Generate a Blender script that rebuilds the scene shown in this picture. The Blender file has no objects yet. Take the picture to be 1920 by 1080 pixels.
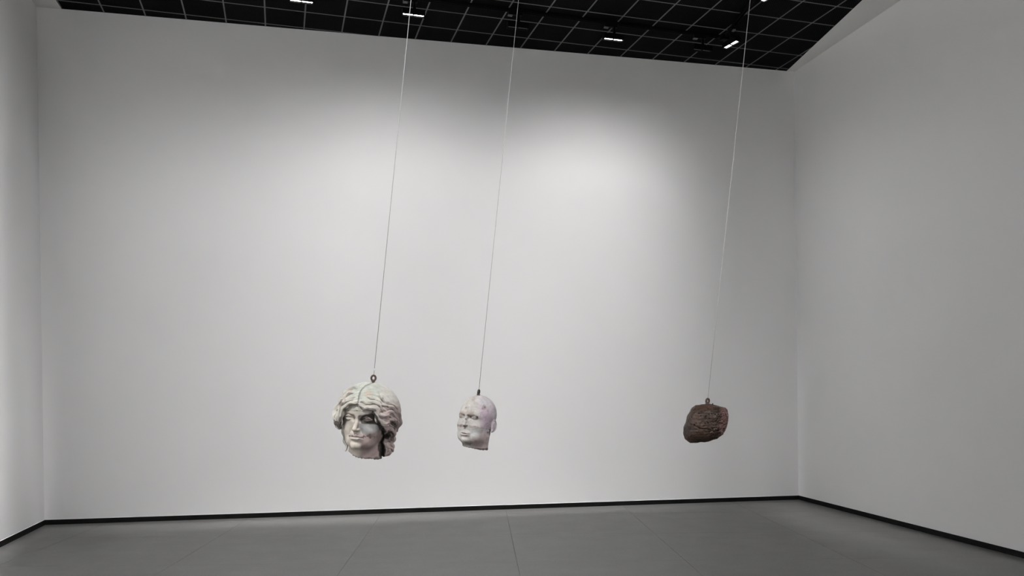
import bpy, bmesh, math, random
import numpy as np
from mathutils import Vector, Matrix

# ------------------------------------------------------------------ camera, world, exposure
scn = bpy.context.scene
COL = scn.collection
EYE = 1.582
YAW = 0.20927
cam_data = bpy.data.cameras.new('camera')
cam = bpy.data.objects.new('camera', cam_data)
COL.objects.link(cam)
cam.location = (0, 0, EYE)
cam.rotation_euler = (math.pi / 2 - 0.01638, 0, -YAW)
cam_data.sensor_width = 36
cam_data.lens = 28.844
cam_data.shift_y = 0.10215
cam_data.clip_start = 0.05
scn.camera = cam

world = bpy.data.worlds.new('world')
scn.world = world
world.use_nodes = True
world.node_tree.nodes['Background'].inputs[0].default_value = (0.5, 0.5, 0.5, 1)
world.node_tree.nodes['Background'].inputs[1].default_value = 0.0

scn.view_settings.view_transform = 'Standard'
scn.view_settings.look = 'None'
scn.view_settings.exposure = 0.0
scn.view_settings.gamma = 1.0
scn.view_settings.use_curve_mapping = False
scn.cycles.max_bounces = 10
scn.cycles.diffuse_bounces = 8
scn.cycles.use_denoising = True


def spot(name, loc, target, power, angle, blend, radius=0.03, color=(1, 0.985, 0.965), parent=None):
    d = bpy.data.lights.new(name, 'SPOT')
    d.energy = power
    d.spot_size = math.radians(angle)
    d.spot_blend = blend
    d.shadow_soft_size = radius
    d.color = color
    o = bpy.data.objects.new(name, d)
    COL.objects.link(o)
    o.location = loc
    o.rotation_euler = (Vector(target) - Vector(loc)).to_track_quat('-Z', 'Y').to_euler()
    if parent:
        o.parent = parent
    return o


def washer(name, loc, rz, strength, top=(0.2, 1.5), half=1.1, grow=0.13, p=2.36, lowest=0.17, fade=(0.04, 0.19), color=(1, 0.988, 0.982)):
    """wall washer lamp: asymmetric beam thrown on a wall on its local +Y side (as its lens spreads it)"""
    d = bpy.data.lights.new(name, 'POINT')
    d.energy = 10.0
    d.shadow_soft_size = 0.03
    d.color = color
    d.use_nodes = True
    nt = d.node_tree
    em = nt.nodes['Emission']
    tc = nt.nodes.new('ShaderNodeTexCoord')
    sp = nt.nodes.new('ShaderNodeSeparateXYZ')
    nt.links.new(tc.outputs['Normal'], sp.inputs[0])

    def m(op, a, b=None):
        n = nt.nodes.new('ShaderNodeMath')
        n.operation = op
        for i, v in enumerate((a, b)):
            if v is None: continue
            if isinstance(v, (int, float)): n.inputs[i].default_value = v
            else: nt.links.new(v, n.inputs[i])
        return n.outputs[0]

    def sstep(v, a, b):
        n = nt.nodes.new('ShaderNodeMapRange')
        n.interpolation_type = 'SMOOTHSTEP'
        nt.links.new(v, n.inputs['Value'])
        n.inputs['From Min'].default_value = a
        n.inputs['From Max'].default_value = b
        return n.outputs['Result']
    dx, dy, dz = sp.outputs
    dyc = m('MAXIMUM', dy, 0.02)
    tx = m('DIVIDE', m('ABSOLUTE', dx), dyc)
    h = m('DIVIDE', m('MULTIPLY', dz, -1.0), dyc)
    lat = m('POWER', 2.71828, m('MULTIPLY', m('POWER', m('DIVIDE', tx, m('ADD', half, m('MULTIPLY', h, grow))), 2.4), -1.0))
    gain = m('POWER', m('DIVIDE', 1.0, m('MAXIMUM', dy, lowest)), p)
    v = m('MULTIPLY', m('MULTIPLY', sstep(h, *top), lat), m('MULTIPLY', gain, sstep(dy, *fade)))
    nt.links.new(m('MULTIPLY', v, strength), em.inputs['Strength'])
    o = bpy.data.objects.new(name, d)
    COL.objects.link(o)
    o.location = loc
    o.rotation_euler = (0, 0, rz)
    return o


# unseen lights out of the picture, without fixtures; some added as fill
CEIL = 5.582
BY = 9.748            # back wall
LAMP_Z = CEIL - 0.217
spot('unseen_spot', (-1.5, 1.2, 5.3), (0.7, 3.75, 1.3), 800, 44, 0.8, 0.07)
spot('unseen_spot', (2.9, 1.0, 5.3), (0.8, 3.7, 1.3), 520, 44, 0.8, 0.10)  # added fill from the right for the hanging pieces
washer('unseen_washer', (-1.474, 8.503, LAMP_Z), 0.0, 1.65, top=(0.35, 1.8))
washer('unseen_washer', (-2.0, 6.0, LAMP_Z), math.pi / 2, 33.0, half=1.4, grow=0.15, p=2.12, fade=(0.13, 0.22), top=(-0.6, 1.0))
washer('unseen_washer', (-2.0, 3.0, LAMP_Z), math.pi / 2, 33.0, half=1.4, grow=0.15, p=2.12, fade=(0.13, 0.22), top=(-0.6, 1.0))
washer('unseen_washer', (0.0, -1.5, LAMP_Z), math.pi, 9.6, half=1.6)  # added to lift the ambient light of the room
washer('unseen_washer', (3.0, -1.5, LAMP_Z), math.pi, 9.6, half=1.6)  # second added ambient light, same purpose

# ------------------------------------------------------------------ helpers
rnd = random.Random(7)


def empty(name, loc, rz=0.0):
    o = bpy.data.objects.new(name, None)
    COL.objects.link(o)
    o.location = loc
    o.rotation_euler = (0, 0, rz)
    o.empty_display_size = 0.1
    return o


def tag(o, label=None, cat=None, group=None, kind=None):
    if label: o['label'] = label
    if cat: o['category'] = cat
    if group: o['group'] = group
    if kind: o['kind'] = kind
    return o


def link(name, me, mat=None, parent=None):
    o = bpy.data.objects.new(name, me)
    COL.objects.link(o)
    if mat is not None and len(me.materials) == 0:
        me.materials.append(mat)
    if parent is not None:
        o.parent = parent
    return o


def from_bm(name, bm, mat, parent=None, smooth=False):
    me = bpy.data.meshes.new(name)
    bmesh.ops.recalc_face_normals(bm, faces=bm.faces)
    bm.to_mesh(me)
    bm.free()
    if smooth:
        for p in me.polygons: p.use_smooth = True
    return link(name, me, mat, parent)


def add_box(bm, c, s, rot=None, bevel=0.0):
    r = bmesh.ops.create_cube(bm, size=1.0)
    vs = r['verts']
    M = Matrix.Translation(c) @ (rot.to_4x4() if rot else Matrix.Identity(4)) @ Matrix.Diagonal((*s, 1))
    bmesh.ops.transform(bm, matrix=M, verts=vs)
    if bevel:
        es = list({e for v in vs for e in v.link_edges})
        bmesh.ops.bevel(bm, geom=es, offset=bevel, segments=2, affect='EDGES', profile=0.6)


def prism(bm, poly, z0, z1):
    """vertical prism over a plan polygon [(x, y)] ; z may be lists"""
    lo = [bm.verts.new((p[0], p[1], z0)) for p in poly]
    hi = [bm.verts.new((p[0], p[1], z1)) for p in poly]
    n = len(poly)
    bm.faces.new(lo[::-1])
    bm.faces.new(hi)
    for i in range(n):
        bm.faces.new((lo[i], lo[(i + 1) % n], hi[(i + 1) % n], hi[i]))


def hull8(bm, pts):
    """box from 8 points: bottom 4 then top 4, same order"""
    v = [bm.verts.new(p) for p in pts]
    for f in ((3, 2, 1, 0), (4, 5, 6, 7), (0, 1, 5, 4), (1, 2, 6, 5), (2, 3, 7, 6), (3, 0, 4, 7)):
        bm.faces.new([v[i] for i in f])


def tube(bm, pts, radii, seg=10, closed=False):
    pts = [Vector(p) for p in pts]
    n = len(pts)
    if not hasattr(radii, '__len__'): radii = [radii] * n
    rings = []
    prev = None
    for i, p in enumerate(pts):
        if closed:
            t = pts[(i + 1) % n] - pts[i - 1]
        else:
            t = pts[min(i + 1, n - 1)] - pts[max(i - 1, 0)]
        t.normalize()
        a = Vector((0, 0, 1)) if abs(t.z) < 0.9 else Vector((1, 0, 0))
        if prev is not None: a = prev
        u = (a - t * a.dot(t)).normalized()
        prev = u
        w = t.cross(u)
        rings.append([bm.verts.new(p + (u * math.cos(q) + w * math.sin(q)) * radii[i])
                      for q in [2 * math.pi * k / seg for k in range(seg)]])
    for i in range(n if closed else n - 1):
        A, B = rings[i], rings[(i + 1) % n]
        for k in range(seg):
            bm.faces.new((A[k], A[(k + 1) % seg], B[(k + 1) % seg], B[k]))
    if not closed:
        bm.faces.new(rings[0][::-1])
        bm.faces.new(rings[-1])


# ------------------------------------------------------------------ materials
def new_mat(name):
    m = bpy.data.materials.new(name)
    m.use_nodes = True
    nt = m.node_tree
    return m, nt, nt.nodes['Principled BSDF']


def noise(nt, scale, detail=4, rough=0.55, vec=None, dist=0.0):
    n = nt.nodes.new('ShaderNodeTexNoise')
    n.inputs['Scale'].default_value = scale
    n.inputs['Detail'].default_value = detail
    n.inputs['Roughness'].default_value = rough
    n.inputs['Distortion'].default_value = dist
    if vec: nt.links.new(vec, n.inputs['Vector'])
    return n.outputs['Fac']


def ramp(nt, fac, stops):
    r = nt.nodes.new('ShaderNodeValToRGB')
    e = r.color_ramp.elements
    while len(e) < len(stops): e.new(0.5)
    for i, (p, c) in enumerate(stops):
        e[i].position = p
        e[i].color = (*c, 1) if len(c) == 3 else c
    nt.links.new(fac, r.inputs['Fac'])
    return r.outputs['Color']


def mix(nt, fac, a, b, mode='MIX'):
    m = nt.nodes.new('ShaderNodeMix')
    m.data_type = 'RGBA'
    m.blend_type = mode
    for sock, v in ((m.inputs[0], fac), (m.inputs[6], a), (m.inputs[7], b)):
        if hasattr(v, 'is_output'):
            nt.links.new(v, sock)
        elif isinstance(v, (int, float)):
            sock.default_value = v
        else:
            sock.default_value = (*v, 1)
    return m.outputs[2]


def obj_co(nt):
    return nt.nodes.new('ShaderNodeTexCoord').outputs['Object']


def bump(nt, bsdf, h, strength, dist):
    b = nt.nodes.new('ShaderNodeBump')
    b.inputs['Strength'].default_value = strength
    b.inputs['Distance'].default_value = dist
    nt.links.new(h, b.inputs['Height'])
    nt.links.new(b.outputs['Normal'], bsdf.inputs['Normal'])


def plain(name, col, rough=0.6, metal=0.0, var=0.15, scale=30.0, bmp=0.0, spec=0.5):
    m, nt, b = new_mat(name)
    co = obj_co(nt)
    f = noise(nt, scale, 4, 0.6, co)
    lo = tuple(c * (1 - var) for c in col)
    hi = tuple(min(1, c * (1 + var)) for c in col)
    nt.links.new(ramp(nt, f, [(0.3, lo), (0.7, hi)]), b.inputs['Base Color'])
    b.inputs['Roughness'].default_value = rough
    b.inputs['Metallic'].default_value = metal
    b.inputs['Specular IOR Level'].default_value = spec
    if bmp: bump(nt, b, f, bmp, 0.002)
    return m


def emissive(name, col, strength):
    m, nt, b = new_mat(name)
    b.inputs['Base Color'].default_value = (0.8, 0.8, 0.8, 1)
    b.inputs['Emission Color'].default_value = (*col, 1)
    b.inputs['Emission Strength'].default_value = strength
    return m


M_WALL = plain('wall_paint', (0.797, 0.795, 0.795), 0.9, var=0.012, scale=0.9, spec=0.15)
M_PLASTER = plain('ceiling_plaster', (0.74, 0.735, 0.72), 0.9, var=0.01, scale=1.5, spec=0.15)
M_BASE = plain('black_skirting', (0.0075, 0.0075, 0.0072), 0.65, var=0.3, scale=6, spec=0.08)
M_BEAD = plain('white_stop_bead', (0.84, 0.835, 0.83), 0.7, var=0.02, scale=8, spec=0.2)
M_TEE = plain('grey_grid_steel', (0.115, 0.115, 0.115), 0.7, var=0.1, scale=3, spec=0.15)
M_VOID = plain('plenum_black', (0.004, 0.004, 0.004), 0.9, var=0.1, spec=0.05)
M_BLACK = plain('black_powder_coat', (0.0022, 0.0022, 0.0022), 0.6, var=0.2, scale=20, spec=0.06)
M_GREYPLASTIC = plain('grey_plastic', (0.32, 0.32, 0.32), 0.5, var=0.05)
M_LENS_ON = emissive('lamp_lens_lit', (1.0, 0.97, 0.92), 14.0)
M_LENS_OFF = plain('lamp_lens_unlit', (0.012, 0.012, 0.012), 0.3, var=0.05)
M_CORD = plain('pale_cable', (0.43, 0.426, 0.418), 0.55, var=0.10, scale=200)
M_CORD2 = plain('white_cable', (0.58, 0.575, 0.565), 0.55, var=0.10, scale=200)
M_RUST = plain('rusted_iron', (0.075, 0.05, 0.042), 0.6, metal=0.4, var=0.45, scale=60, bmp=0.3)
M_DARKIRON = plain('dark_iron', (0.05, 0.045, 0.042), 0.5, metal=0.5, var=0.35, scale=60, bmp=0.3)


def floor_mat():
    m, nt, b = new_mat('polished_concrete')
    co = nt.nodes.new('ShaderNodeTexCoord').outputs['Object']
    f1 = noise(nt, 0.7, 6, 0.6, co)
    f2 = noise(nt, 45, 3, 0.6, co)
    f3 = noise(nt, 3.2, 5, 0.65, co)
    c = ramp(nt, f1, [(0.3, (0.0784, 0.0770, 0.0734)), (0.7, (0.1033, 0.1020, 0.0977))])
    c = mix(nt, 0.35, c, ramp(nt, f3, [(0.3, (0.0575, 0.0570, 0.0546)), (0.7, (0.0957, 0.0939, 0.0909))]))
    c = mix(nt, 0.25, c, ramp(nt, f2, [(0.35, (0.0455, 0.0455, 0.0442)), (0.65, (0.1354, 0.1340, 0.1297))]))
    nt.links.new(c, b.inputs['Base Color'])
    r = nt.nodes.new('ShaderNodeMapRange')
    r.inputs[1].default_value = 0.15; r.inputs[2].default_value = 0.85
    r.inputs[3].default_value = 0.30; r.inputs[4].default_value = 0.40
    nt.links.new(f3, r.inputs[0])
    nt.links.new(r.outputs[0], b.inputs['Roughness'])
    b.inputs['Specular IOR Level'].default_value = 0.5
    return m


M_FLOOR = floor_mat()
M_JOINT = plain('floor_joint', (0.040, 0.039, 0.038), 0.8, var=0.1, scale=5)


def mesh_panel_mat():
    """black expanded metal: rows of fine openings, lighter strands between them"""
    m, nt, b = new_mat('black_expanded_metal')
    co = obj_co(nt)
    v = nt.nodes.new('ShaderNodeTexVoronoi')
    v.voronoi_dimensions = '2D'
    v.inputs['Scale'].default_value = 48.0
    v.inputs['Randomness'].default_value = 0.12
    mp = nt.nodes.new('ShaderNodeMapping')
    mp.inputs['Rotation'].default_value = (0, 0, math.radians(45))
    nt.links.new(co, mp.inputs['Vector'])
    nt.links.new(mp.outputs[0], v.inputs['Vector'])
    c = ramp(nt, v.outputs['Distance'], [(0.20, (0.010, 0.010, 0.010)), (0.40, (0.0008, 0.0008, 0.0008))])
    nt.links.new(c, b.inputs['Base Color'])
    b.inputs['Roughness'].default_value = 0.7
    b.inputs['Specular IOR Level'].default_value = 0.02
    return m


M_PANEL = mesh_panel_mat()

# ------------------------------------------------------------------ room shell
XL0, XL1 = -3.120, -3.152       # left wall at floor / at ceiling
XR0, XR1 = 5.926, 5.826         # right wall at floor / at ceiling
FY = -2.6                        # wall behind the camera
TH = 0.15
TOP = CEIL + 0.25


def xl(z): return XL0 + (XL1 - XL0) * z / CEIL
def xr(z): return XR0 + (XR1 - XR0) * z / CEIL


bm = bmesh.new()
hull8(bm, [(XL0 - TH, BY, -0.02), (XR0 + TH, BY, -0.02), (XR0 + TH, BY + TH, -0.02), (XL0 - TH, BY + TH, -0.02),
           (XL0 - TH, BY, TOP), (XR0 + TH, BY, TOP), (XR0 + TH, BY + TH, TOP), (XL0 - TH, BY + TH, TOP)])
tag(from_bm('wall_back', bm, M_WALL), kind='structure')
bm = bmesh.new()
hull8(bm, [(XL0 - TH, FY, -0.02), (xl(0), FY, -0.02), (xl(0), BY, -0.02), (XL0 - TH, BY, -0.02),
           (XL0 - TH, FY, TOP), (xl(TOP), FY, TOP), (xl(TOP), BY, TOP), (XL0 - TH, BY, TOP)])
tag(from_bm('wall_left', bm, M_WALL), kind='structure')
bm = bmesh.new()
hull8(bm, [(xr(0), FY, -0.02), (XR0 + TH, FY, -0.02), (XR0 + TH, BY, -0.02), (xr(0), BY, -0.02),
           (xr(TOP), FY, TOP), (XR0 + TH, FY, TOP), (XR0 + TH, BY, TOP), (xr(TOP), BY, TOP)])
tag(from_bm('wall_right', bm, M_WALL), kind='structure')
bm = bmesh.new()
hull8(bm, [(XL0 - TH, FY - TH, -0.02), (XR0 + TH, FY - TH, -0.02), (XR0 + TH, FY, -0.02), (XL0 - TH, FY, -0.02),
           (XL0 - TH, FY - TH, TOP), (XR0 + TH, FY - TH, TOP), (XR0 + TH, FY, TOP), (XL0 - TH, FY, TOP)])
tag(from_bm('wall_front', bm, M_WALL), kind='structure')


# clip a convex polygon to a convex polygon (both ccw)
def clip(poly, window):
    out = poly
    n = len(window)
    for i in range(n):
        a, b = window[i], window[(i + 1) % n]
        ex, ey = b[0] - a[0], b[1] - a[1]
        side = lambda p: ex * (p[1] - a[1]) - ey * (p[0] - a[0])
        src, out = out, []
        for j in range(len(src)):
            p, q = src[j], src[(j + 1) % len(src)]
            sp, sq = side(p), side(q)
            if sp >= 0: out.append(p)
            if (sp >= 0) != (sq >= 0):
                t = sp / (sp - sq)
                out.append((p[0] + (q[0] - p[0]) * t, p[1] + (q[1] - p[1]) * t))
        if not out: return []
    return out


def area(poly):
    return 0.5 * sum(poly[i][0] * poly[(i + 1) % len(poly)][1] - poly[(i + 1) % len(poly)][0] * poly[i][1]
                     for i in range(len(poly)))


# floor: a bed with big cast slabs on it, fine saw-cut joints between them
bm = bmesh.new()
prism(bm, [(XL0, FY), (XR0, FY), (XR0, BY), (XL0, BY)], -0.12, -0.006)
floor = tag(from_bm('floor', bm, M_JOINT), kind='structure')
room_poly = [(XL0, FY), (XR0, FY), (XR0, BY), (XL0, BY)]
FA = math.radians(9.6)
fu = Vector((math.cos(FA), -math.sin(FA)))     # across
fv = Vector((math.sin(FA), math.cos(FA)))      # towards the back wall
FO = Vector((0.065, 7.165))
DU, DV, GAP = 1.47, 1.27, 0.0024
for iu in range(-5, 6):
    for iv in range(-10, 4):
        a, b2 = iu * DU + GAP / 2, (iu + 1) * DU - GAP / 2
        c, d = iv * DV + GAP / 4, (iv + 1) * DV - GAP / 4
        P = [FO + fu * x + fv * y for x, y in ((a, c), (b2, c), (b2, d), (a, d))]
        q = clip([(p.x, p.y) for p in P], room_poly)
        if len(q) < 3 or area(q) < 0.003: continue
        bm = bmesh.new()
        prism(bm, q, -0.006, 0.0)
        from_bm('floor_slab', bm, M_FLOOR, floor)

# skirting (black) with a white stop bead along its top
HB = 0.054


def skirting(name, p0, p1, n, z_of_x, mat, h0, h1, t):
    """p0->p1 plan line on the wall foot, n = inward normal"""
    bm = bmesh.new()
    q = [Vector((*p0, 0)), Vector((*p1, 0))]
    nn = Vector((*n, 0)) * t
    hull8(bm, [q[0] + Vector((0, 0, h0)), q[1] + Vector((0, 0, h0)), q[1] + nn + Vector((0, 0, h0)), q[0] + nn + Vector((0, 0, h0)),
               q[0] + Vector((0, 0, h1)), q[1] + Vector((0, 0, h1)), q[1] + nn + Vector((0, 0, h1)), q[0] + nn + Vector((0, 0, h1))])
    return from_bm(name, bm, mat)


def bead(name, p0, p1, n, h0):
    bm = bmesh.new()
    for p in (p0, p1):
        P = Vector((*p, 0)); N = Vector((*n, 0))
        bm.verts.new(P - N * 0.004 + Vector((0, 0, h0)))
        bm.verts.new(P + N * 0.0018 + Vector((0, 0, h0)))
        bm.verts.new(P - N * 0.004 + Vector((0, 0, h0 + 0.011)))
    v = list(bm.verts)
    bm.faces.new((v[0], v[1], v[2])); bm.faces.new((v[5], v[4], v[3]))
    bm.faces.new((v[0], v[3], v[4], v[1])); bm.faces.new((v[1], v[4], v[5], v[2])); bm.faces.new((v[2], v[5], v[3], v[0]))
    return from_bm(name, bm, M_BEAD)


tag(skirting('baseboard_back', (XL0, BY), (XR0, BY), (0, -1), None, M_BASE, 0, HB, 0.010), kind='structure')
tag(skirting('baseboard_right', (XR0, FY), (XR0, BY - 0.010), (-1, 0), None, M_BASE, 0, HB, 0.010), kind='structure')
# the left skirting is in two lengths; the nearer one sits lower behind a small grey clip
LY = 8.18
bl = tag(skirting('baseboard_left', (XL0, LY), (XL0, BY - 0.010), (1, 0), None, M_BASE, 0, HB, 0.010), kind='structure')
tag(skirting('baseboard_left', (XL0, FY), (XL0, LY - 0.003), (1, 0), None, M_BASE, 0, HB - 0.004, 0.007), kind='structure')
bm = bmesh.new()
add_box(bm, (XL0 + 0.009, LY - 0.055, HB - 0.012), (0.008, 0.085, 0.020), bevel=0.003)
from_bm('joint_clip', bm, M_GREYPLASTIC, bl)
tag(bead('trim_1', (XL0 + 0.009, BY), (XR0 - 0.009, BY), (0, -1), HB), kind='structure')
tag(bead('trim_2', (XR0, FY), (XR0, BY - 0.009), (-1, 0), HB), kind='structure')
tag(bead('trim_3', (XL0, LY - 0.0), (XL0, BY - 0.009), (1, 0), HB), kind='structure')

# ceiling: plaster margins around a black metal grid that is turned against the walls
BL, BR = (-2.905, BY), (5.716, BY)
SL = (BY - FY)
FLp = (-2.905 + 0.0429 * SL, FY)
FRp = (5.716 - 0.1446 * SL, FY)
opening = [FLp, FRp, BR, BL]                    # ccw
bm = bmesh.new()
prism(bm, [(XL0 - 0.1, FY), FLp, BL, (XL0 - 0.1, BY)], CEIL, CEIL + 0.10)
prism(bm, [FRp, (XR0 + 0.1, FY), (XR0 + 0.1, BY), BR], CEIL, CEIL + 0.10)
prism(bm, [(XL0 - 0.1, FY), (XR0 + 0.1, FY), (XR0 + 0.1, BY), (XL0 - 0.1, BY)], CEIL + 0.10, CEIL + 0.2)
ceiling = tag(from_bm('ceiling', bm, M_PLASTER), kind='structure')
bm = bmesh.new()
prism(bm, opening, CEIL + 0.06, CEIL + 0.098)
from_bm('plenum_lining', bm, M_VOID, ceiling)

GA = math.radians(3.784)
GS = 0.42207
gu = Vector((math.cos(GA), math.sin(GA)))
gv = Vector((math.sin(GA), -math.cos(GA)))      # towards the camera
GO = Vector((-2.91627, 9.95352))
NU, NV = 22, 32
PANEL_T = 0.010


def panel_mesh(poly, c):
    bm = bmesh.new()
    prism(bm, [(p[0] - c[0], p[1] - c[1]) for p in poly], 0.0, PANEL_T)
    me = bpy.data.meshes.new('ceiling_panel')
    bmesh.ops.recalc_face_normals(bm, faces=bm.faces)
    bm.to_mesh(me); bm.free()
    me.materials.append(M_PANEL)
    return me


full_panel = None
rest = bmesh.new()
n_pan = 0
GAPP = 0.006
ca, sa = math.cos(-GA), math.sin(-GA)


def to_local(poly, c):       # into a frame turned with the grid
    return [((p[0] - c.x) * ca - (p[1] - c.y) * sa, (p[0] - c.x) * sa + (p[1] - c.y) * ca) for p in poly]


for jv in range(0, NV):
    for iu in range(-1, NU):
        c = GO + gu * ((iu + 0.5) * GS) + gv * ((jv + 0.5) * GS)
        hw = GS / 2 - GAPP
        P = [c + gu * x - gv * y for x, y in ((-hw, -hw), (hw, -hw), (hw, hw), (-hw, hw))]
        raw = [(p.x, p.y) for p in P]
        q = clip(raw, opening)
        if len(q) < 3 or abs(area(q)) < 0.0006: continue
        whole = abs(abs(area(q)) - 4 * hw * hw) < 1e-6
        if jv <= 11 and n_pan < 296:
            if whole:
                if full_panel is None: full_panel = panel_mesh(to_local(raw, c), (0, 0))
                me = full_panel
            else:
                me = panel_mesh(to_local(q, c), (0, 0))
            o = link('ceiling_panel', me, None, ceiling)
            o.location = (c.x, c.y, CEIL + 0.0008)
            o.rotation_euler = (0, 0, GA)
            n_pan += 1
        else:
            prism(rest, q, CEIL + 0.0008, CEIL + 0.0008 + PANEL_T)
tag(from_bm('ceiling_panels_beyond', rest, M_PANEL, ceiling), kind='stuff')


def bar(name, a, d, half, w, z0, z1, length):
    n = Vector((-d.y, d.x))
    P = [a - d * length + n * (-half), a + d * length + n * (-half), a + d * length + n * half, a - d * length + n * half]
    q = clip([(p.x, p.y) for p in P], opening)
    if len(q) < 3 or abs(area(q)) < 1e-4: return
    bm = bmesh.new()
    prism(bm, q, z0, z1)
    from_bm(name, bm, M_TEE, ceiling)


for i in range(0, 23):
    bar('main_tee', GO + gu * (i * GS), gv, 0.0078, 0, CEIL - 0.001, CEIL + 0.030, 20)
for j in range(1, 32):
    bar('cross_tee', GO + gv * (j * GS), gu, 0.0080, 0, CEIL - 0.0005, CEIL + 0.028, 20)

# ------------------------------------------------------------------ lighting tracks and lamps
T1A = math.atan(0.068)


def t1(x): return 8.783 + 0.068 * (x - 2.655)
def t2(y): return 4.39 + 0.150 * (y - 8.692)


def track(name, a, b, label):
    a, b = Vector((*a, CEIL - 0.003)), Vector((*b, CEIL - 0.003))
    d = (b - a)
    L = d.length
    rz = math.atan2(d.y, d.x)
    r = empty(name, a, rz)
    bm = bmesh.new()
    w, h, t = 0.036, 0.032, 0.006
    for c, s in (((L / 2, 0, -t / 2), (L, w, t)), ((L / 2, -w / 2 + t / 2, -h / 2), (L, t, h)), ((L / 2, w / 2 - t / 2, -h / 2), (L, t, h))):
        add_box(bm, c, s)
    from_bm('channel', bm, M_BLACK, r)
    bm = bmesh.new()
    add_box(bm, (L + 0.004, 0, -h / 2), (0.008, w + 0.002, h + 0.002), bevel=0.002)
    from_bm('end_cap', bm, M_BLACK, r)
    tag(r, label, 'track')
    return r


track('lighting_track', (-2.4, t1(-2.4)), (4.34, t1(4.34)), 'long black lighting track running parallel to the back wall under the ceiling grid')
track('lighting_track', (t2(0.5), 0.5), (t2(8.82), 8.82), 'black lighting track running towards the viewer along the right side of the ceiling')
bm = bmesh.new()
add_box(bm, (4.46, 8.915, CEIL - 0.024), (0.15, 0.07, 0.044), Matrix.Rotation(T1A, 3, 'Z'), 0.004)
tag(from_bm('track_feed_box', bm, M_BLACK), 'small black box where the two lighting tracks meet near the right wall', 'junction box')


def lamp(loc, rz, lit, label, aim=0.0, power=0.0, twist=0.0, group='track lamps', **beam):
    """twin-lens wall washer: rz turns its long side; local -Y.. +Y is across"""
    r = empty('track_lamp', (loc[0], loc[1], CEIL - 0.035), rz)
    bm = bmesh.new()
    add_box(bm, (-0.03, 0, -0.016), (0.15, 0.040, 0.034), bevel=0.004)
    from_bm('adapter', bm, M_BLACK, r)
    bm = bmesh.new()
    add_box(bm, (-0.085, 0, -0.042), (0.050, 0.030, 0.012), bevel=0.002)
    from_bm('lever', bm, M_TEE, r)
    bm = bmesh.new()
    tube(bm, [(0.012, 0, -0.03), (0.012, 0, -0.115)], 0.016, 12)
    from_bm('stem', bm, M_BLACK, r, True)
    # housing: open-bottomed shallow tray, walls and mullion round the two lenses
    bm = bmesh.new()
    Wd, Dp, Ht = 0.236, 0.070, 0.060
    z0 = -0.110
    add_box(bm, (0, 0, z0 - 0.016), (Wd, Dp, 0.032), bevel=0.005)
    for c, s in (((0, -Dp / 2 + 0.004, z0 - Ht / 2 - 0.008), (Wd, 0.008, Ht - 0.014)), ((0, Dp / 2 - 0.004, z0 - Ht / 2 - 0.008), (Wd, 0.008, Ht - 0.014)),
                 ((-Wd / 2 + 0.004, 0, z0 - Ht / 2 - 0.008), (0.008, Dp, Ht - 0.014)), ((Wd / 2 - 0.004, 0, z0 - Ht / 2 - 0.008), (0.008, Dp, Ht - 0.014)),
                 ((0, 0, z0 - Ht / 2 - 0.008), (0.007, Dp, Ht - 0.014))):
        add_box(bm, c, s)
    tw = Matrix.Rotation(twist, 4, 'Z')
    bmesh.ops.transform(bm, matrix=tw, verts=bm.verts)
    from_bm('housing', bm, M_BLACK, r)
    for s in (-1, 1):
        bm = bmesh.new()
        add_box(bm, (s * 0.0568, -0.004, z0 - Ht + 0.012), (0.102, 0.038, 0.008), bevel=0.002)
        bmesh.ops.transform(bm, matrix=tw, verts=bm.verts)
        from_bm('lens', bm, M_LENS_ON if lit else M_LENS_OFF, r)
    tag(r, label, 'lamp', group)
    if lit and power:
        washer('lamp_beam', (loc[0], loc[1], CEIL - 0.035 + z0 - Ht - 0.012), aim, power, **beam)
    return r


K = 3.6
for x, lit, lab, pw, bm_ in ((-0.344, 1, 'lit twin-lens black track lamp farthest left under the ceiling, by the back wall', 0.40, dict(top=(0.05, 1.45), grow=0.17, p=2.24)),
                        (0.786, 1, 'lit twin-lens black track lamp just right of the left hanging cable', 1.0, dict(top=(0.02, 1.42), grow=0.17, p=2.24)),
                        (1.917, 0, 'unlit black track lamp behind the middle hanging cable', 0, {}),
                        (3.029, 1, 'lit twin-lens black track lamp between the middle and right hanging cables', 0.98, dict(top=(0.12, 1.5), grow=0.22, p=2.33)),
                        (4.130, 0, 'unlit black track lamp beside the corner where the two tracks meet', 0, {})):
    lamp((x, t1(x)), T1A, lit, lab, aim=0.0, power=pw * K, **bm_)
R2 = math.atan2(1, 0.150)
lamp((t2(8.66), 8.66), R2, 1, 'lit track lamp turned towards the right wall, just left of the right hanging cable', aim=-math.pi / 2, twist=math.radians(21), power=0.66, half=0.72, grow=0.07, top=(0.25, 1.25))
lamp((t2(7.50), 7.50), R2, 1, 'lit track lamp cut by the top edge of the picture, nearest the right wall', aim=-math.pi / 2, twist=math.radians(21), power=1.0, half=1.2, grow=0.10, top=(0.3, 1.3))

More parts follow.
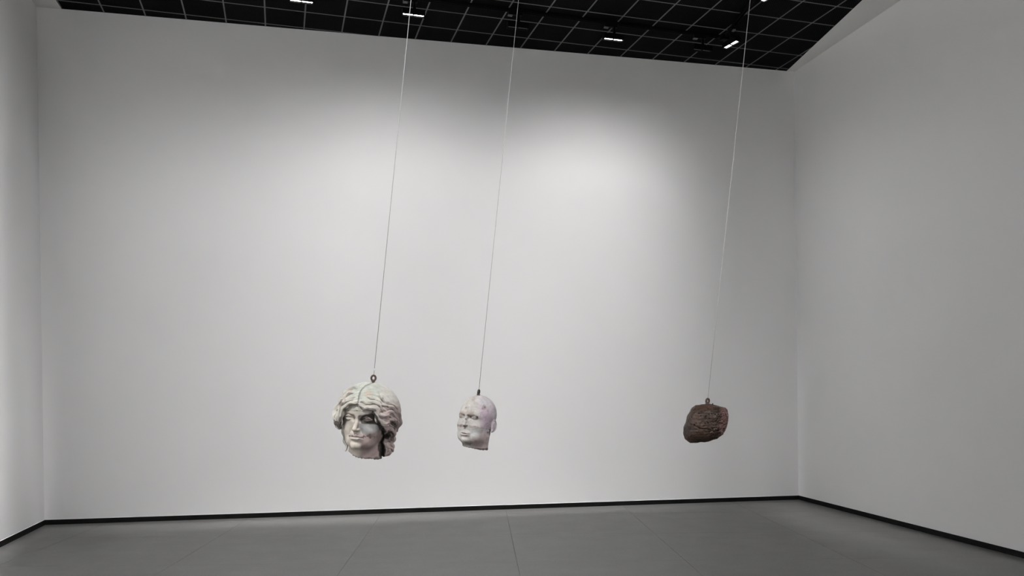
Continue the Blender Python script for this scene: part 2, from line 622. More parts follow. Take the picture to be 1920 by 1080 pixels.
# ------------------------------------------------------------------ sculpting kit: distance fields on a grid, meshed by surface nets
class Field:
    def __init__(self, lo, hi, h):
        self.lo, self.h = np.array(lo, float), float(h)
        n = [int((b - a) / h) + 1 for a, b in zip(lo, hi)]
        self.ax = [(lo[i] + h * np.arange(n[i])).astype(np.float32) for i in range(3)]
        self.d = np.full(n, 1e3, np.float32)

    def box(self, lo, hi):
        sl = []
        for i in range(3):
            a = int(np.clip(math.floor((lo[i] - self.lo[i]) / self.h), 0, len(self.ax[i])))
            b = int(np.clip(math.ceil((hi[i] - self.lo[i]) / self.h) + 1, 0, len(self.ax[i])))
            sl.append(slice(a, b))
        return tuple(sl)

    def grid(self, sl):
        return (self.ax[0][sl[0]][:, None, None], self.ax[1][sl[1]][None, :, None], self.ax[2][sl[2]][None, None, :])

    def combine(self, sl, b, op, k):
        a = self.d[sl]
        if a.size == 0: return
        if op == 'sub':
            a2, b2 = -a, b
        else:
            a2, b2 = a, b
        if k > 0:
            hh = np.clip(0.5 + 0.5 * (b2 - a2) / k, 0, 1)
            r = b2 + (a2 - b2) * hh - k * hh * (1 - hh)
        else:
            r = np.minimum(a2, b2)
        self.d[sl] = -r if op == 'sub' else r

    def ellipsoid(self, c, r, k=0.0, op='add', frame=None):
        """frame: object with .to_local / .to_view (turned head)"""
        cv = frame.to_view(c) if frame else c
        R = max(r) + k + 2 * self.h
        sl = self.box([q - R for q in cv], [q + R for q in cv])
        X, Y, Z = self.grid(sl)
        if frame: X, Y, Z = frame.to_local((X, Y, Z))
        px, py, pz = X - c[0], Y - c[1], Z - c[2]
        k0 = np.sqrt((px / r[0]) ** 2 + (py / r[1]) ** 2 + (pz / r[2]) ** 2)
        k1 = np.sqrt((px / r[0] ** 2) ** 2 + (py / r[1] ** 2) ** 2 + (pz / r[2] ** 2) ** 2)
        self.combine(sl, k0 * (k0 - 1) / np.maximum(k1, 1e-6), op, k)

    def tube(self, pts, rad, k=0.0, op='add', frame=None):
        P = np.array([frame.to_view(p) for p in pts] if frame else pts, float)
        rad = np.broadcast_to(np.array(rad, float), (len(P),))
        R = rad.max() + k + 2 * self.h
        sl = self.box(P.min(0) - R, P.max(0) + R)
        if any(s.stop <= s.start for s in sl): return
        tmp = np.full(self.d[sl].shape, 1e3, np.float32)
        o = [s.start for s in sl]
        for i in range(len(P) - 1):
            a, b, ra, rb = P[i], P[i + 1], rad[i], rad[i + 1]
            rr = max(ra, rb) + k + 2 * self.h
            s2 = self.box(np.minimum(a, b) - rr, np.maximum(a, b) + rr)
            s3 = tuple(slice(s2[j].start - o[j], s2[j].stop - o[j]) for j in range(3))
            X, Y, Z = self.grid(s2)
            ab = b - a
            t = np.clip(((X - a[0]) * ab[0] + (Y - a[1]) * ab[1] + (Z - a[2]) * ab[2]) / max(ab @ ab, 1e-6), 0, 1)
            dd = np.sqrt((X - a[0] - t * ab[0]) ** 2 + (Y - a[1] - t * ab[1]) ** 2 + (Z - a[2] - t * ab[2]) ** 2) - (ra + (rb - ra) * t)
            tmp[s3] = np.minimum(tmp[s3], dd)
        self.combine(sl, tmp, op, k)

    def front(self, x, z, default):
        """depth of the first surface met along +y at view position (x, z)"""
        i = int(np.clip(round((x - self.lo[0]) / self.h), 0, self.d.shape[0] - 1))
        j = int(np.clip(round((z - self.lo[2]) / self.h), 0, self.d.shape[2] - 1))
        col = self.d[i, :, j]
        w = np.nonzero(col < 0)[0]
        return float(self.ax[1][w[0]]) if len(w) else default

    def nets(self):
        d = self.d
        ins = d < 0
        n = np.array(d.shape)
        cnt = np.zeros(n - 1, np.int8)
        for a in (0, 1):
            for b in (0, 1):
                for c in (0, 1):
                    cnt += ins[a:n[0] - 1 + a, b:n[1] - 1 + b, c:n[2] - 1 + c]
        act = (cnt > 0) & (cnt < 8)
        I, J, K = np.nonzero(act)
        idx = np.full(n - 1, -1, np.int64)
        idx[I, J, K] = np.arange(len(I))
        acc = np.zeros((len(I), 3)); num = np.zeros(len(I))
        corners = [(a, b, c) for a in (0, 1) for b in (0, 1) for c in (0, 1)]
        for a in corners:
            for ax in range(3):
                if a[ax]: continue
                b = list(a); b[ax] = 1
                da = d[I + a[0], J + a[1], K + a[2]]; db = d[I + b[0], J + b[1], K + b[2]]
                m = (da < 0) != (db < 0)
                t = np.where(m, da / np.where(m, da - db, 1), 0)
                p = np.array(a, float)[None] + t[:, None] * (np.array(b) - np.array(a))[None]
                acc[m] += p[m]; num[m] += 1
        V = (np.stack([I, J, K], 1) + acc / num[:, None]) * self.h + self.lo
        F = []
        for ax in range(3):
            u, v = (ax + 1) % 3, (ax + 2) % 3
            s0 = [slice(None)] * 3; s1 = [slice(None)] * 3
            s0[ax] = slice(0, n[ax] - 1); s1[ax] = slice(1, n[ax])
            A, B = ins[tuple(s0)], ins[tuple(s1)]
            e = np.argwhere(A != B)
            ok = (e[:, u] > 0) & (e[:, v] > 0) & (e[:, u] < n[u] - 1) & (e[:, v] < n[v] - 1)
            e = e[ok]
            q = []
            for du, dv in ((-1, -1), (0, -1), (0, 0), (-1, 0)):
                c = e.copy(); c[:, u] += du; c[:, v] += dv
                q.append(idx[c[:, 0], c[:, 1], c[:, 2]])
            q = np.stack(q, 1)
            flip = ~A[e[:, 0], e[:, 1], e[:, 2]]
            q[flip] = q[flip][:, ::-1]
            F.append(q)
        F = np.concatenate(F)
        # keep the largest connected body
        lab = np.arange(len(V))
        for _ in range(200):
            m = lab[F].min(1)
            new = lab.copy()
            for c in range(4): np.minimum.at(new, F[:, c], m)
            new = new[new]
            if (new == lab).all(): break
            lab = new
        u_, c_ = np.unique(lab, return_counts=True)
        keep = lab == u_[c_.argmax()]
        mp = np.cumsum(keep) - 1
        F = F[keep[F].all(1)]
        return V[keep], mp[F]


def net_mesh(name, V, F, scale, mat, parent, org=(0, 0, 0)):
    V = (V - np.array(org)) * scale
    me = bpy.data.meshes.new(name)
    me.vertices.add(len(V)); me.vertices.foreach_set('co', V.astype(np.float32).ravel())
    me.loops.add(F.size); me.loops.foreach_set('vertex_index', F.astype(np.int32).ravel())
    me.polygons.add(len(F))
    me.polygons.foreach_set('loop_start', np.arange(0, F.size, 4, dtype=np.int32))
    me.polygons.foreach_set('loop_total', np.full(len(F), 4, np.int32))
    me.update(calc_edges=True)
    me.polygons.foreach_set('use_smooth', np.ones(len(F), bool))
    me.validate()
    return link(name, me, mat, parent)


class Turn:
    """head frame turned about the vertical: +X its left ear side in view, -Y its face"""
    def __init__(self, psi, x0): self.c, self.s, self.x0 = math.cos(psi), math.sin(psi), x0
    def to_view(self, p): return (self.x0 + p[0] * self.c + p[1] * self.s, -p[0] * self.s + p[1] * self.c, p[2])
    def to_local(self, p): return ((p[0] - self.x0) * self.c - p[1] * self.s, (p[0] - self.x0) * self.s + p[1] * self.c, p[2])


_nr = np.random.default_rng(5)
_dirs = _nr.normal(size=(40, 3)); _dirs /= np.linalg.norm(_dirs, axis=1)[:, None]
_ph = _nr.uniform(0, 6.28, 40)


def waves(X, Y, Z, wl, i0, n=6):
    s = 0
    for i in range(i0, i0 + n):
        a, b, c = _dirs[i % 40] * (6.283 / wl) * (0.8 + 0.4 * ((i * 37) % 10) / 10)
        s = s + np.sin(a * X + b * Y + c * Z + _ph[i % 40])
    return (s / n).astype(np.float32)


def spline(pts, m):
    P = np.array(pts, float)
    P = np.vstack([2 * P[0] - P[1], P, 2 * P[-1] - P[-2]])
    out = []
    n = len(P) - 3
    for q in np.linspace(0, n - 1e-6, m):
        i = int(q); t = q - i
        a, b, c, d = P[i:i + 4]
        out.append(0.5 * (2 * b + (c - a) * t + (2 * a - 5 * b + 4 * c - d) * t * t + (3 * b - a - 3 * c + d) * t ** 3))
    return np.array(out)


TILT = math.radians(5.83)
CT, ST = math.cos(TILT), math.sin(TILT)


def poly_sd(X, Z, poly):
    d = np.full(np.broadcast(X, Z).shape, 1e9, np.float32)
    s = np.ones_like(d)
    n = len(poly)
    for i in range(n):
        ax, az = poly[i]; bx, bz = poly[i - 1]
        ex, ez = bx - ax, bz - az
        wx, wz = X - ax, Z - az
        t = np.clip((wx * ex + wz * ez) / (ex * ex + ez * ez), 0, 1)
        d = np.minimum(d, (wx - ex * t) ** 2 + (wz - ez * t) ** 2)
        c1 = Z >= az; c2 = Z < bz; c3 = (ex * wz) > (ez * wx)
        fl = (c1 & c2 & c3) | (~c1 & ~c2 & ~c3)
        s = np.where(fl, -s, s)
    return s * np.sqrt(d)


# ---- shared facial features, in head-frame units (about 1/3 mm life size)
def sculpt_face(f, fr, eye_z, eye_x, eye_y, nose_z, mouth_z, chin_z, front, closed=False, male=False, ns=0.76, nose_out=54):
    E = lambda c, r, k=0, op='add': f.ellipsoid(c, r, k, op, fr)
    Tb = lambda p, r, k=0, op='add': f.tube(p, r, k, op, fr)
    bz = eye_z + (46 if not male else 52)
    # brow ridge
    for s in (-1, 1):
        Tb([(s * 150, eye_y + 42, eye_z + 20), (s * 105, eye_y - 4, bz + 2), (s * 55, front + 14, bz - 4), (s * 14, front + 8, bz - 22)],
           [16, 20, 19, 16] if not male else [18, 21, 20, 17], 34)
        # socket
        E((s * eye_x, eye_y - (52 if male or s < 0 else 44), eye_z - 2), (56, 44, 34 if male or s < 0 else 38), 22, 'sub')
        E((s * 38, front - 8, eye_z - 2), (24, 26, 34), 18, 'sub')
    # nose: bridge, back, tip, wings
    tipy = front - nose_out
    Tb([(0, front + 14, bz - 20), (0, front - 2, eye_z - 10), (0, tipy + 16, nose_z + 34), (0, tipy + 6, nose_z + 14)], [20 * ns, 21 * ns, 25 * ns, 25 * ns], 18)
    E((0, tipy + 6, nose_z + 12), (28 * ns, 26 * ns, 24 * ns), 10)
    for s in (-1, 1):
        E((s * 31 * ns, front - 8, nose_z + 10), (20 * ns, 30, 20 * ns), 10)
        E((s * 16 * ns, front - 26, nose_z - 10), (10, 16, 10), 5, 'sub')
        # groove between wing and cheek
        if not male: Tb([(s * 52, front - 2, nose_z + 20), (s * 62, front + 4, nose_z - 6), (s * 76, front + 22, mouth_z + 4)], [4, 5, 4], 18, 'sub')
    # eyes
    for s in (-1, 1):
        c = (s * eye_x, eye_y + 22, eye_z)
        E(c, (44, 42, 40), 4)
        up, lo = [], []
        for t in np.linspace(-1, 1, 9):
            x = s * eye_x + t * 47
            yy = eye_y + 22 - 42 * math.sqrt(max(0.05, 1 - (t * 0.93) ** 2)) - 2
            up.append((x, yy - 1, eye_z + (21 if not closed else -4) * (1 - t * t) - (1 + s * t) * 1.5))
            lo.append((x, yy + 2, eye_z - 17 * (1 - t * t) - 2))
        Tb(up, [5, 6, 7, 7.5, 7.5, 7.5, 7, 6, 5], 3)
        Tb(lo, [3, 4, 5, 5, 5, 5, 5, 4, 3], 3)
        if closed:
            E((s * eye_x, eye_y + 20, eye_z + 8), (46, 44, 26), 6)
        # lid crease
        Tb([(p[0], p[1] - 2, p[2] + 15) for p in up[1:-1]], 3.5, 5, 'sub')
    # mouth
    w = 62 if not male else 70
    my = front - 6
    E((0, front + 20, mouth_z + 2), (74, 42, 52), 26)
    for s in (-1, 1):
        Tb([(0, my - 20, mouth_z + 13), (s * 16, my - 22, mouth_z + 17), (s * 38, my - 9, mouth_z + 9), (s * w, my + 16, mouth_z + 1)], [11 * ns, 12 * ns, 9 * ns, 4], 7)
        Tb([(0, my - 17, mouth_z - 18), (s * 24, my - 15, mouth_z - 17), (s * 46, my - 1, mouth_z - 9), (s * (w - 4), my + 14, mouth_z - 2)], [14 * ns, 14 * ns, 9 * ns, 4], 7)
        if not male: E((s * (w + 8), my + 18, mouth_z - 2), (8, 12, 8), 10, 'sub')
    Tb([(-w - 2, my + 10, mouth_z - 1), (-30, my - 18, mouth_z), (0, my - 33, mouth_z - 3), (30, my - 18, mouth_z), (w + 2, my + 10, mouth_z - 1)], [4, 5, 6, 5, 4], 4, 'sub')
    Tb([(0, my - 22, nose_z - 16), (0, my - 30, mouth_z + 30)], [6, 7], 9, 'sub')         # philtrum
    E((0, my - 26, mouth_z - 46), (46, 16, 13), 16, 'sub')                                 # under the lower lip
    E((0, front + 22, chin_z + 34), (56, 50, 42), 22)                                     # chin


def jag(f, fn, amp, seed):
    """broken lower edge: cut everything under fn(x, y)"""
    X, Y, Z = f.grid((slice(None),) * 3)
    zc = fn(X, Y) + amp * waves(X, Y, 0 * X, 90, seed) + amp * 0.9 * waves(X, Y, 0 * X, 30, seed + 9)
    f.d = np.maximum(f.d, (zc - Z).astype(np.float32))


def pits(f, spots, op='sub', k=2.0):
    for x, z, r, depth in spots:
        y = f.front(x, z, None)
        if y is None: continue
        f.ellipsoid((x, y + r * (1 - depth), z), (r, r, r), k, op)


def paint(me, V, base, layers, to_v):
    """weathering plus painted shade and highlight of the cast: patches (outline, colour, softness, strength) stored on the points"""
    C = np.tile(np.array(base, float), (len(V), 1))
    for outline, col, soft, st in layers:
        sd = poly_sd(V[:, 0], V[:, 2], [to_v(*p) for p in outline])
        sd = sd + soft * 0.8 * waves(V[:, 0], V[:, 1], V[:, 2], 60, 7)
        m = np.clip(0.5 - sd / (2 * soft), 0, 1)
        m = (m * m * (3 - 2 * m) * st)[:, None]
        C = C * (1 - m) + np.array(col) * m
    at = me.color_attributes.new('stain_shade', 'FLOAT_COLOR', 'POINT')
    at.data.foreach_set('color', np.concatenate([C, np.ones((len(V), 1))], 1).astype(np.float32).ravel())


def blob(x, y, r, n=8):
    return [(x + r * math.cos(6.283 * i / n), y - r * math.sin(6.283 * i / n)) for i in range(n)]


def cast_mat(name, grime, var=0.16):
    m, nt, bs = new_mat(name)
    co = obj_co(nt)
    at = nt.nodes.new('ShaderNodeAttribute')
    at.attribute_name = 'stain_shade'
    f1 = noise(nt, 24, 5, 0.65, co, 0.6)
    f3 = noise(nt, 90, 4, 0.6, co)
    f4 = noise(nt, 15, 6, 0.7, co, 1.2)
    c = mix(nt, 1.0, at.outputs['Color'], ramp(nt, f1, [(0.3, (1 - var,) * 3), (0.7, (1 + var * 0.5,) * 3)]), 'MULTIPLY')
    c = mix(nt, 1.0, c, ramp(nt, f3, [(0.3, (0.88,) * 3), (0.7, (1.0,) * 3)]), 'MULTIPLY')
    c = mix(nt, ramp(nt, f4, [(0.60, (0, 0, 0)), (0.76, (0.5, 0.5, 0.5))]), c, grime)
    nt.links.new(c, bs.inputs['Base Color'])
    bs.inputs['Roughness'].default_value = 0.75
    bs.inputs['Specular IOR Level'].default_value = 0.08
    bump(nt, bs, f3, 0.25, 0.0012)
    return m


M_STONE1 = cast_mat('weathered_cast_face', (0.33, 0.29, 0.26))
M_HAIR1 = cast_mat('weathered_cast_hair', (0.34, 0.30, 0.27), 0.2)
M_STONE2 = cast_mat('pale_lilac_cast', (0.30, 0.26, 0.235), 0.26)


def eyebolt(root, ring_r, ring_w, turn, lift, shank, mat, squash=1.0):
    """ring on a short threaded shank, standing at the root's origin along local z"""
    bm = bmesh.new()
    n = 28
    pts = []
    for i in range(n):
        a = 2 * math.pi * i / n
        x, z = ring_r * math.cos(a) * squash, ring_r * math.sin(a)
        pts.append((x * math.cos(turn), x * math.sin(turn), lift + ring_r + ring_w * 0.6 + z))
    tube(bm, pts, ring_w, 10, closed=True)
    ring = from_bm('eyebolt', bm, mat, root, True)
    bm = bmesh.new()
    tube(bm, [(0, 0, -shank), (0, 0, lift + ring_w * 0.5)], ring_w * 1.05, 10)
    from_bm('shank', bm, mat, ring, True)
    bm = bmesh.new()
    tube(bm, [(0, 0, lift - 0.003), (0, 0, lift + 0.002)], ring_w * 1.9, 12)
    from_bm('collar', bm, mat, ring, True)
    return lift + 2 * ring_r + ring_w * 1.2


def hang_root(name, px, py, depth):
    """hook foot of a hanging piece seen at that place: real position in the room"""
    f_, cx_, cy_, pit = 1538.33, 960.0, 736.12, 0.01638
    dx, dz = (px - cx_) / f_, -(py - cy_) / f_
    y = math.cos(pit) + dz * math.sin(pit); z = dz * math.cos(pit) - math.sin(pit)
    w = Vector((dx, y, z)) * depth
    loc = Vector((w.x * math.cos(YAW) + w.y * math.sin(YAW), -w.x * math.sin(YAW) + w.y * math.cos(YAW), w.z + EYE))
    r = empty(name, loc)
    sight = math.atan2(loc.x, loc.y)
    r.matrix_world = Matrix.Translation(loc) @ Matrix.Rotation(-sight, 4, 'Z') @ Matrix.Rotation(TILT, 4, 'Y')
    return r


CORD_DIR = Matrix.Rotation(-YAW, 3, 'Z') @ Matrix.Rotation(TILT, 3, 'Y') @ Vector((0, 0, 1))


def cable(root, z_local, radius, label, mat, sleeve=1.3):
    a = root.matrix_world @ Vector((0, 0, z_local))
    t = (CEIL + 0.02 - a.z) / CORD_DIR.z
    c = empty('suspension_cable', a)
    bm = bmesh.new()
    tube(bm, [(0, 0, 0), tuple(CORD_DIR * (t * 0.33)), tuple(CORD_DIR * (t * 0.66)), tuple(CORD_DIR * t)], radius, 8)
    from_bm('wire', bm, mat, c, True)
    # crimp sleeve and small loop at the lower end
    bm = bmesh.new()
    tube(bm, [tuple(CORD_DIR * 0.012), tuple(CORD_DIR * 0.026)], radius * sleeve, 8)
    from_bm('crimp_sleeve', bm, M_SLEEVE if sleeve > 2 else mat, c, True)
    tag(c, label, 'cable', 'suspension cables')
    return c


M_SLEEVE = plain('white_sleeve', (0.7, 0.7, 0.69), 0.5, var=0.05)

# ---------------------------------------------------------------- head with wavy hair
SC1 = 3.4 / 1538.33 / 5.4        # metres per unit


def v1(x, y):                    # measured silhouette coordinates -> hanging frame (x right, z along the cable)
    dx, dy = x - 540, y - 198
    return (dx * CT + dy * ST, dx * ST - dy * CT)


def wavy_head():
    root = hang_root('sculpted_head', 699.5, 716.5, 3.4)
    fr = Turn(math.radians(24), -20)
    H = 4.0
    f = Field((-390, -350, -830), (350, 330, 40), H)
    # ---- face, skull and neck
    f.ellipsoid((0, 20, -290), (250, 285, 262), 0, 'add', fr)
    f.ellipsoid((0, -40, -415), (216, 196, 250), 40, 'add', fr)
    f.ellipsoid((0, -118, -585), (142, 112, 92), 45, 'add', fr)
    for s in (-1, 1):
        f.ellipsoid((s * 104, -138, -482), (82, 82, 80), 40, 'add', fr)
        f.ellipsoid((s * 76, -118, -588), (64, 80, 74), 40, 'add', fr)
    f.tube([(0, 30, -560), (-6, 40, -720), (-8, 50, -880)], [160, 168, 190], 40, 'add', fr)
    sculpt_face(f, fr, -368, 98, -214, -492, -554, -674, -232)
    jag(f, lambda x, y: -768 + 0 * x + np.clip(-(x + 60) * 0.36, 0, 60) + 0 * y, 12, 3)
    # small losses on the cheek and seams across the brow
    R = np.random.default_rng(3)
    sp = []
    for i in range(16):
        x, z = v1(R.normal(515, 34), R.normal(735, 14)); sp.append((x, z, R.uniform(5, 8), 0.7))
    for x, y, r in ((505, 715, 9), (545, 740, 8), (385, 480, 6), (300, 478, 5)):
        a, b = v1(x, y); sp.append((a, b, r, 0.7))
    pits(f, sp)
    sv = []
    for x, y in ((245, 486), (290, 478), (340, 482), (400, 482), (450, 488), (500, 492)):
        a, b = v1(x, y); yy = f.front(a, b, None)
        if yy is not None: sv.append((a, yy, b))
    f.tube(sv, 3.2, 2, 'sub')
    V, F = f.nets()
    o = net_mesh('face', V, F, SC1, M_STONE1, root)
    dark = (0.030, 0.026, 0.023)  # near-black for shade painted beside the cheek and hairline
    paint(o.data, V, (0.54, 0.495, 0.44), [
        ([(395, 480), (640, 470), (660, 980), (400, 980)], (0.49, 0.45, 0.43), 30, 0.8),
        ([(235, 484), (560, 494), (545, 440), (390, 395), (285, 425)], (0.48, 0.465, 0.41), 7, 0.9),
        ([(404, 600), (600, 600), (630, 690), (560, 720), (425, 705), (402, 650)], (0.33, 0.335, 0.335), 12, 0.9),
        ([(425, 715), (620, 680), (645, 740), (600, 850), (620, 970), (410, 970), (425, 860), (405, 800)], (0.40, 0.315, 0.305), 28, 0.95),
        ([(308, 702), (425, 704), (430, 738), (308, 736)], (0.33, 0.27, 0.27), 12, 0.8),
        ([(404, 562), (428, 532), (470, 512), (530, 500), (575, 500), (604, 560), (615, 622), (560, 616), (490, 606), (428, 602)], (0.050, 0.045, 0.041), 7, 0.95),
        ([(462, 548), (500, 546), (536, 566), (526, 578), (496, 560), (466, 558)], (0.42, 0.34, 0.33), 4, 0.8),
        ([(592, 600), (710, 630), (710, 985), (606, 985), (584, 842), (630, 745), (606, 650)], dark, 9, 0.97),  # shade painted into the hollow between cheek and curls
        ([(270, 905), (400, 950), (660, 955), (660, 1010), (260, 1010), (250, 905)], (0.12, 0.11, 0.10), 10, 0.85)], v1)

    # ---- hair
    g = Field((-400, -370, -830), (360, 350, 40), H)
    g.ellipsoid((-8, 25, -298), (318, 322, 296))
    g.tube([(205, 70, -380), (206, 50, -560), (196, 40, -690)], [104, 66, 62], 40)
    g.tube([(90, 170, -420), (70, 170, -600), (60, 160, -690)], [150, 130, 120], 50)
    g.ellipsoid((-265, -30, -395), (88, 150, 120), 40)
    base = Field((-400, -370, -830), (360, 350, 40), H)
    base.d = g.d.copy()
    # opening for the face
    hair_line = [v1(*q) for q in ((392, 416), (345, 422), (290, 430), (243, 482), (226, 570), (224, 660), (150, 720), (150, 1100), (655, 1100),
                                  (652, 900), (640, 830), (650, 740), (628, 650), (600, 590), (575, 530), (530, 478), (430, 436))]
    sl = g.box((-400, -370, -830), (360, 40, 40))
    X, Y, Z = g.grid(sl)
    w = np.maximum(poly_sd(X, Z, hair_line)[:, 0, :][:, None, :] + 0 * Y, Y - 20)
    g.combine(sl, w.astype(np.float32), 'sub', 18)
    # combed strands over the crown: fine furrows running from the parting to the sides
    X, Y, Z = g.grid((slice(None),) * 3)
    px, _ = v1(400, 380)
    lx = np.abs(X + 60)
    bb = np.arctan2(-(Y - 25), Z + 470)
    near = np.abs(g.d) < 26
    fur = 2.6 * np.sin(bb * 74 + 2.2 * np.sin(lx / 52.0) + 1.5 * waves(X, Y, Z, 170, 4)) + 3.6 * waves(X, Y, Z, 46, 12)
    g.d = np.where(near, g.d + fur, g.d).astype(np.float32)
    # parting
    part = []
    for x, y in ((542, 205), (500, 216), (455, 240), (420, 285), (402, 340), (395, 395), (393, 420)):
        a, b = v1(x, y); part.append((a, base.front(a, b, 0) + 1, b))
    g.tube(spline(part, 24), 7.0, 5, 'sub')

    def lock(pts, n, wid, lift=8, k=4.0, ph=0.0):
        q = spline([v1(*p) for p in pts], 7 * len(pts))
        ys = []
        for a, b in q:
            y = base.front(a, b, None)
            ys.append(np.nan if y is None else y)
        ys = np.array(ys)
        if np.isnan(ys).all(): ys[:] = -20
        ok = ~np.isnan(ys)
        ys = np.interp(np.arange(len(ys)), np.nonzero(ok)[0], ys[ok])
        ys = np.convolve(np.pad(ys, 12, 'edge'), np.ones(25) / 25, 'valid')
        tg = np.gradient(q, axis=0); tg /= np.linalg.norm(tg, axis=1)[:, None] + 1e-9
        nn = np.stack([-tg[:, 1], tg[:, 0]], 1)
        m = len(q)
        run = np.concatenate([[0], np.cumsum(np.linalg.norm(np.diff(q, axis=0), axis=1))])
        wv = 5.5 * np.sin(run / 15.0 + ph) * np.clip(run / 60, 0, 1)
        q = q + nn * wv[:, None]
        u = run / run[-1]
        rise = np.clip(u / 0.22, 0, 1)
        rise = rise * rise * (3 - 2 * rise)
        for j in range(n):
            c_ = (j - (n - 1) / 2) / max(1, (n - 1) / 2)
            e0 = 0.10 * abs(c_)
            env = np.clip((u - e0 + 0.10) / 0.25, 0.12, 1) ** 0.7 * np.clip((1.02 - e0 - u) / 0.28, 0.10, 1) ** 0.75
            sp_ = wid / n
            off = c_ * (wid / 2 - sp_ / 2) * (0.45 + 0.55 * env)
            arch = c_ * c_ * wid * 0.20
            yy = ys - (lift + wid * 0.14) * rise + 6 * (1 - rise) + arch + 3 * np.sin(run / 22.0 + j * 1.7 + ph)
            P = np.stack([q[:, 0] + nn[:, 0] * off, yy, q[:, 1] + nn[:, 1] * off], 1)
            g.tube(P, sp_ * 0.62 * env + 1.5, k if j in (0, n - 1) else 1.5)
            if j == 0 or j == n - 1:
                sd_ = 1 if c_ > 0 else -1
                o2 = off + sd_ * (sp_ * 0.8) * env
                grooves.append((np.stack([q[:, 0] + nn[:, 0] * o2, yy + 4, q[:, 1] + nn[:, 1] * o2], 1)[4:-4], 4.5 * env[4:-4]))

    grooves = []
    R_ = [
        ([(404, 392), (440, 382), (480, 392), (515, 404), (550, 396), (585, 412), (612, 448), (640, 472)], 4, 54),
        ([(408, 424), (440, 432), (470, 452), (510, 450), (545, 444), (575, 468), (592, 505), (625, 528), (655, 520), (692, 500), (730, 508), (765, 545), (785, 595)], 4, 54),
        ([(535, 482), (562, 505), (580, 548), (602, 585), (638, 604), (676, 600), (706, 576), (745, 572), (775, 602), (785, 650), (770, 700)], 4, 56),
        ([(598, 598), (622, 636), (662, 650), (700, 662), (735, 690), (746, 725), (722, 750), (700, 745)], 4, 52),
        ([(640, 452), (680, 442), (720, 456), (760, 490), (793, 540), (808, 600), (796, 655), (770, 700)], 4, 52),
        ([(560, 330), (600, 340), (625, 372), (670, 402), (720, 420), (762, 455), (796, 510)], 4, 54),
        ([(470, 345), (520, 350), (560, 385), (600, 392), (640, 425), (690, 430)], 4, 48),
        ([(664, 672), (690, 700), (700, 740), (674, 775), (654, 806), (668, 840), (702, 862), (730, 885), (734, 912)], 4, 50),
        ([(732, 735), (716, 778), (722, 815), (740, 850), (722, 890)], 3, 40),
        ([(694, 872), (696, 908), (680, 945)], 3, 36),
        ([(660, 860), (664, 905), (652, 950)], 3, 34),
        ([(740, 640), (752, 680), (735, 730), (748, 780), (738, 830)], 3, 40)]
    L_ = [
        ([(393, 402), (360, 407), (320, 410), (286, 426), (256, 452), (240, 492), (231, 540), (230, 600), (226, 650)], 3, 40),
        ([(398, 362), (360, 352), (320, 366), (286, 390), (246, 412), (216, 452), (203, 500), (198, 550), (206, 600), (214, 640)], 4, 50),
        ([(404, 312), (360, 297), (312, 311), (276, 346), (236, 371), (206, 411), (188, 455), (172, 500), (162, 545), (168, 588), (195, 618)], 4, 50),
        ([(418, 272), (370, 256), (322, 263), (277, 300), (236, 345), (212, 385)], 4, 46),
        ([(176, 462), (160, 505), (158, 550), (176, 578), (194, 560)], 3, 34),
        ([(224, 600), (240, 650), (252, 700), (260, 760), (273, 830), (277, 878), (262, 890)], 2, 38)]
    for i_, (pts, n, wd) in enumerate(R_ + L_): lock(pts, n + 1, wd, ph=i_ * 2.1)
    for P, r_ in grooves: g.tube(P, r_, 3, 'sub')
    # dark drilled hollows between the curls
    hollows = []
    for x, y, r in ((226, 412, 15), (158, 584, 13), (632, 700, 20), (640, 660, 14), (650, 730, 16), (748, 622, 15), (700, 545, 11), (560, 470, 13),
                    (700, 800, 12), (690, 615, 9), (265, 375, 10), (195, 480, 10), (640, 880, 15), (646, 930, 12), (710, 700, 10), (600, 440, 9)):
        a, b = v1(x, y); hollows.append((a, b, r, 0.55))
    pits(g, hollows, 'sub', 5)
    jag(g, lambda x, y: -772 + np.clip((x - 130) * 0.42, 0, 60) + 0 * y, 6, 20)
    V, F = g.nets()
    h = net_mesh('hair', V, F, SC1, M_HAIR1, root)
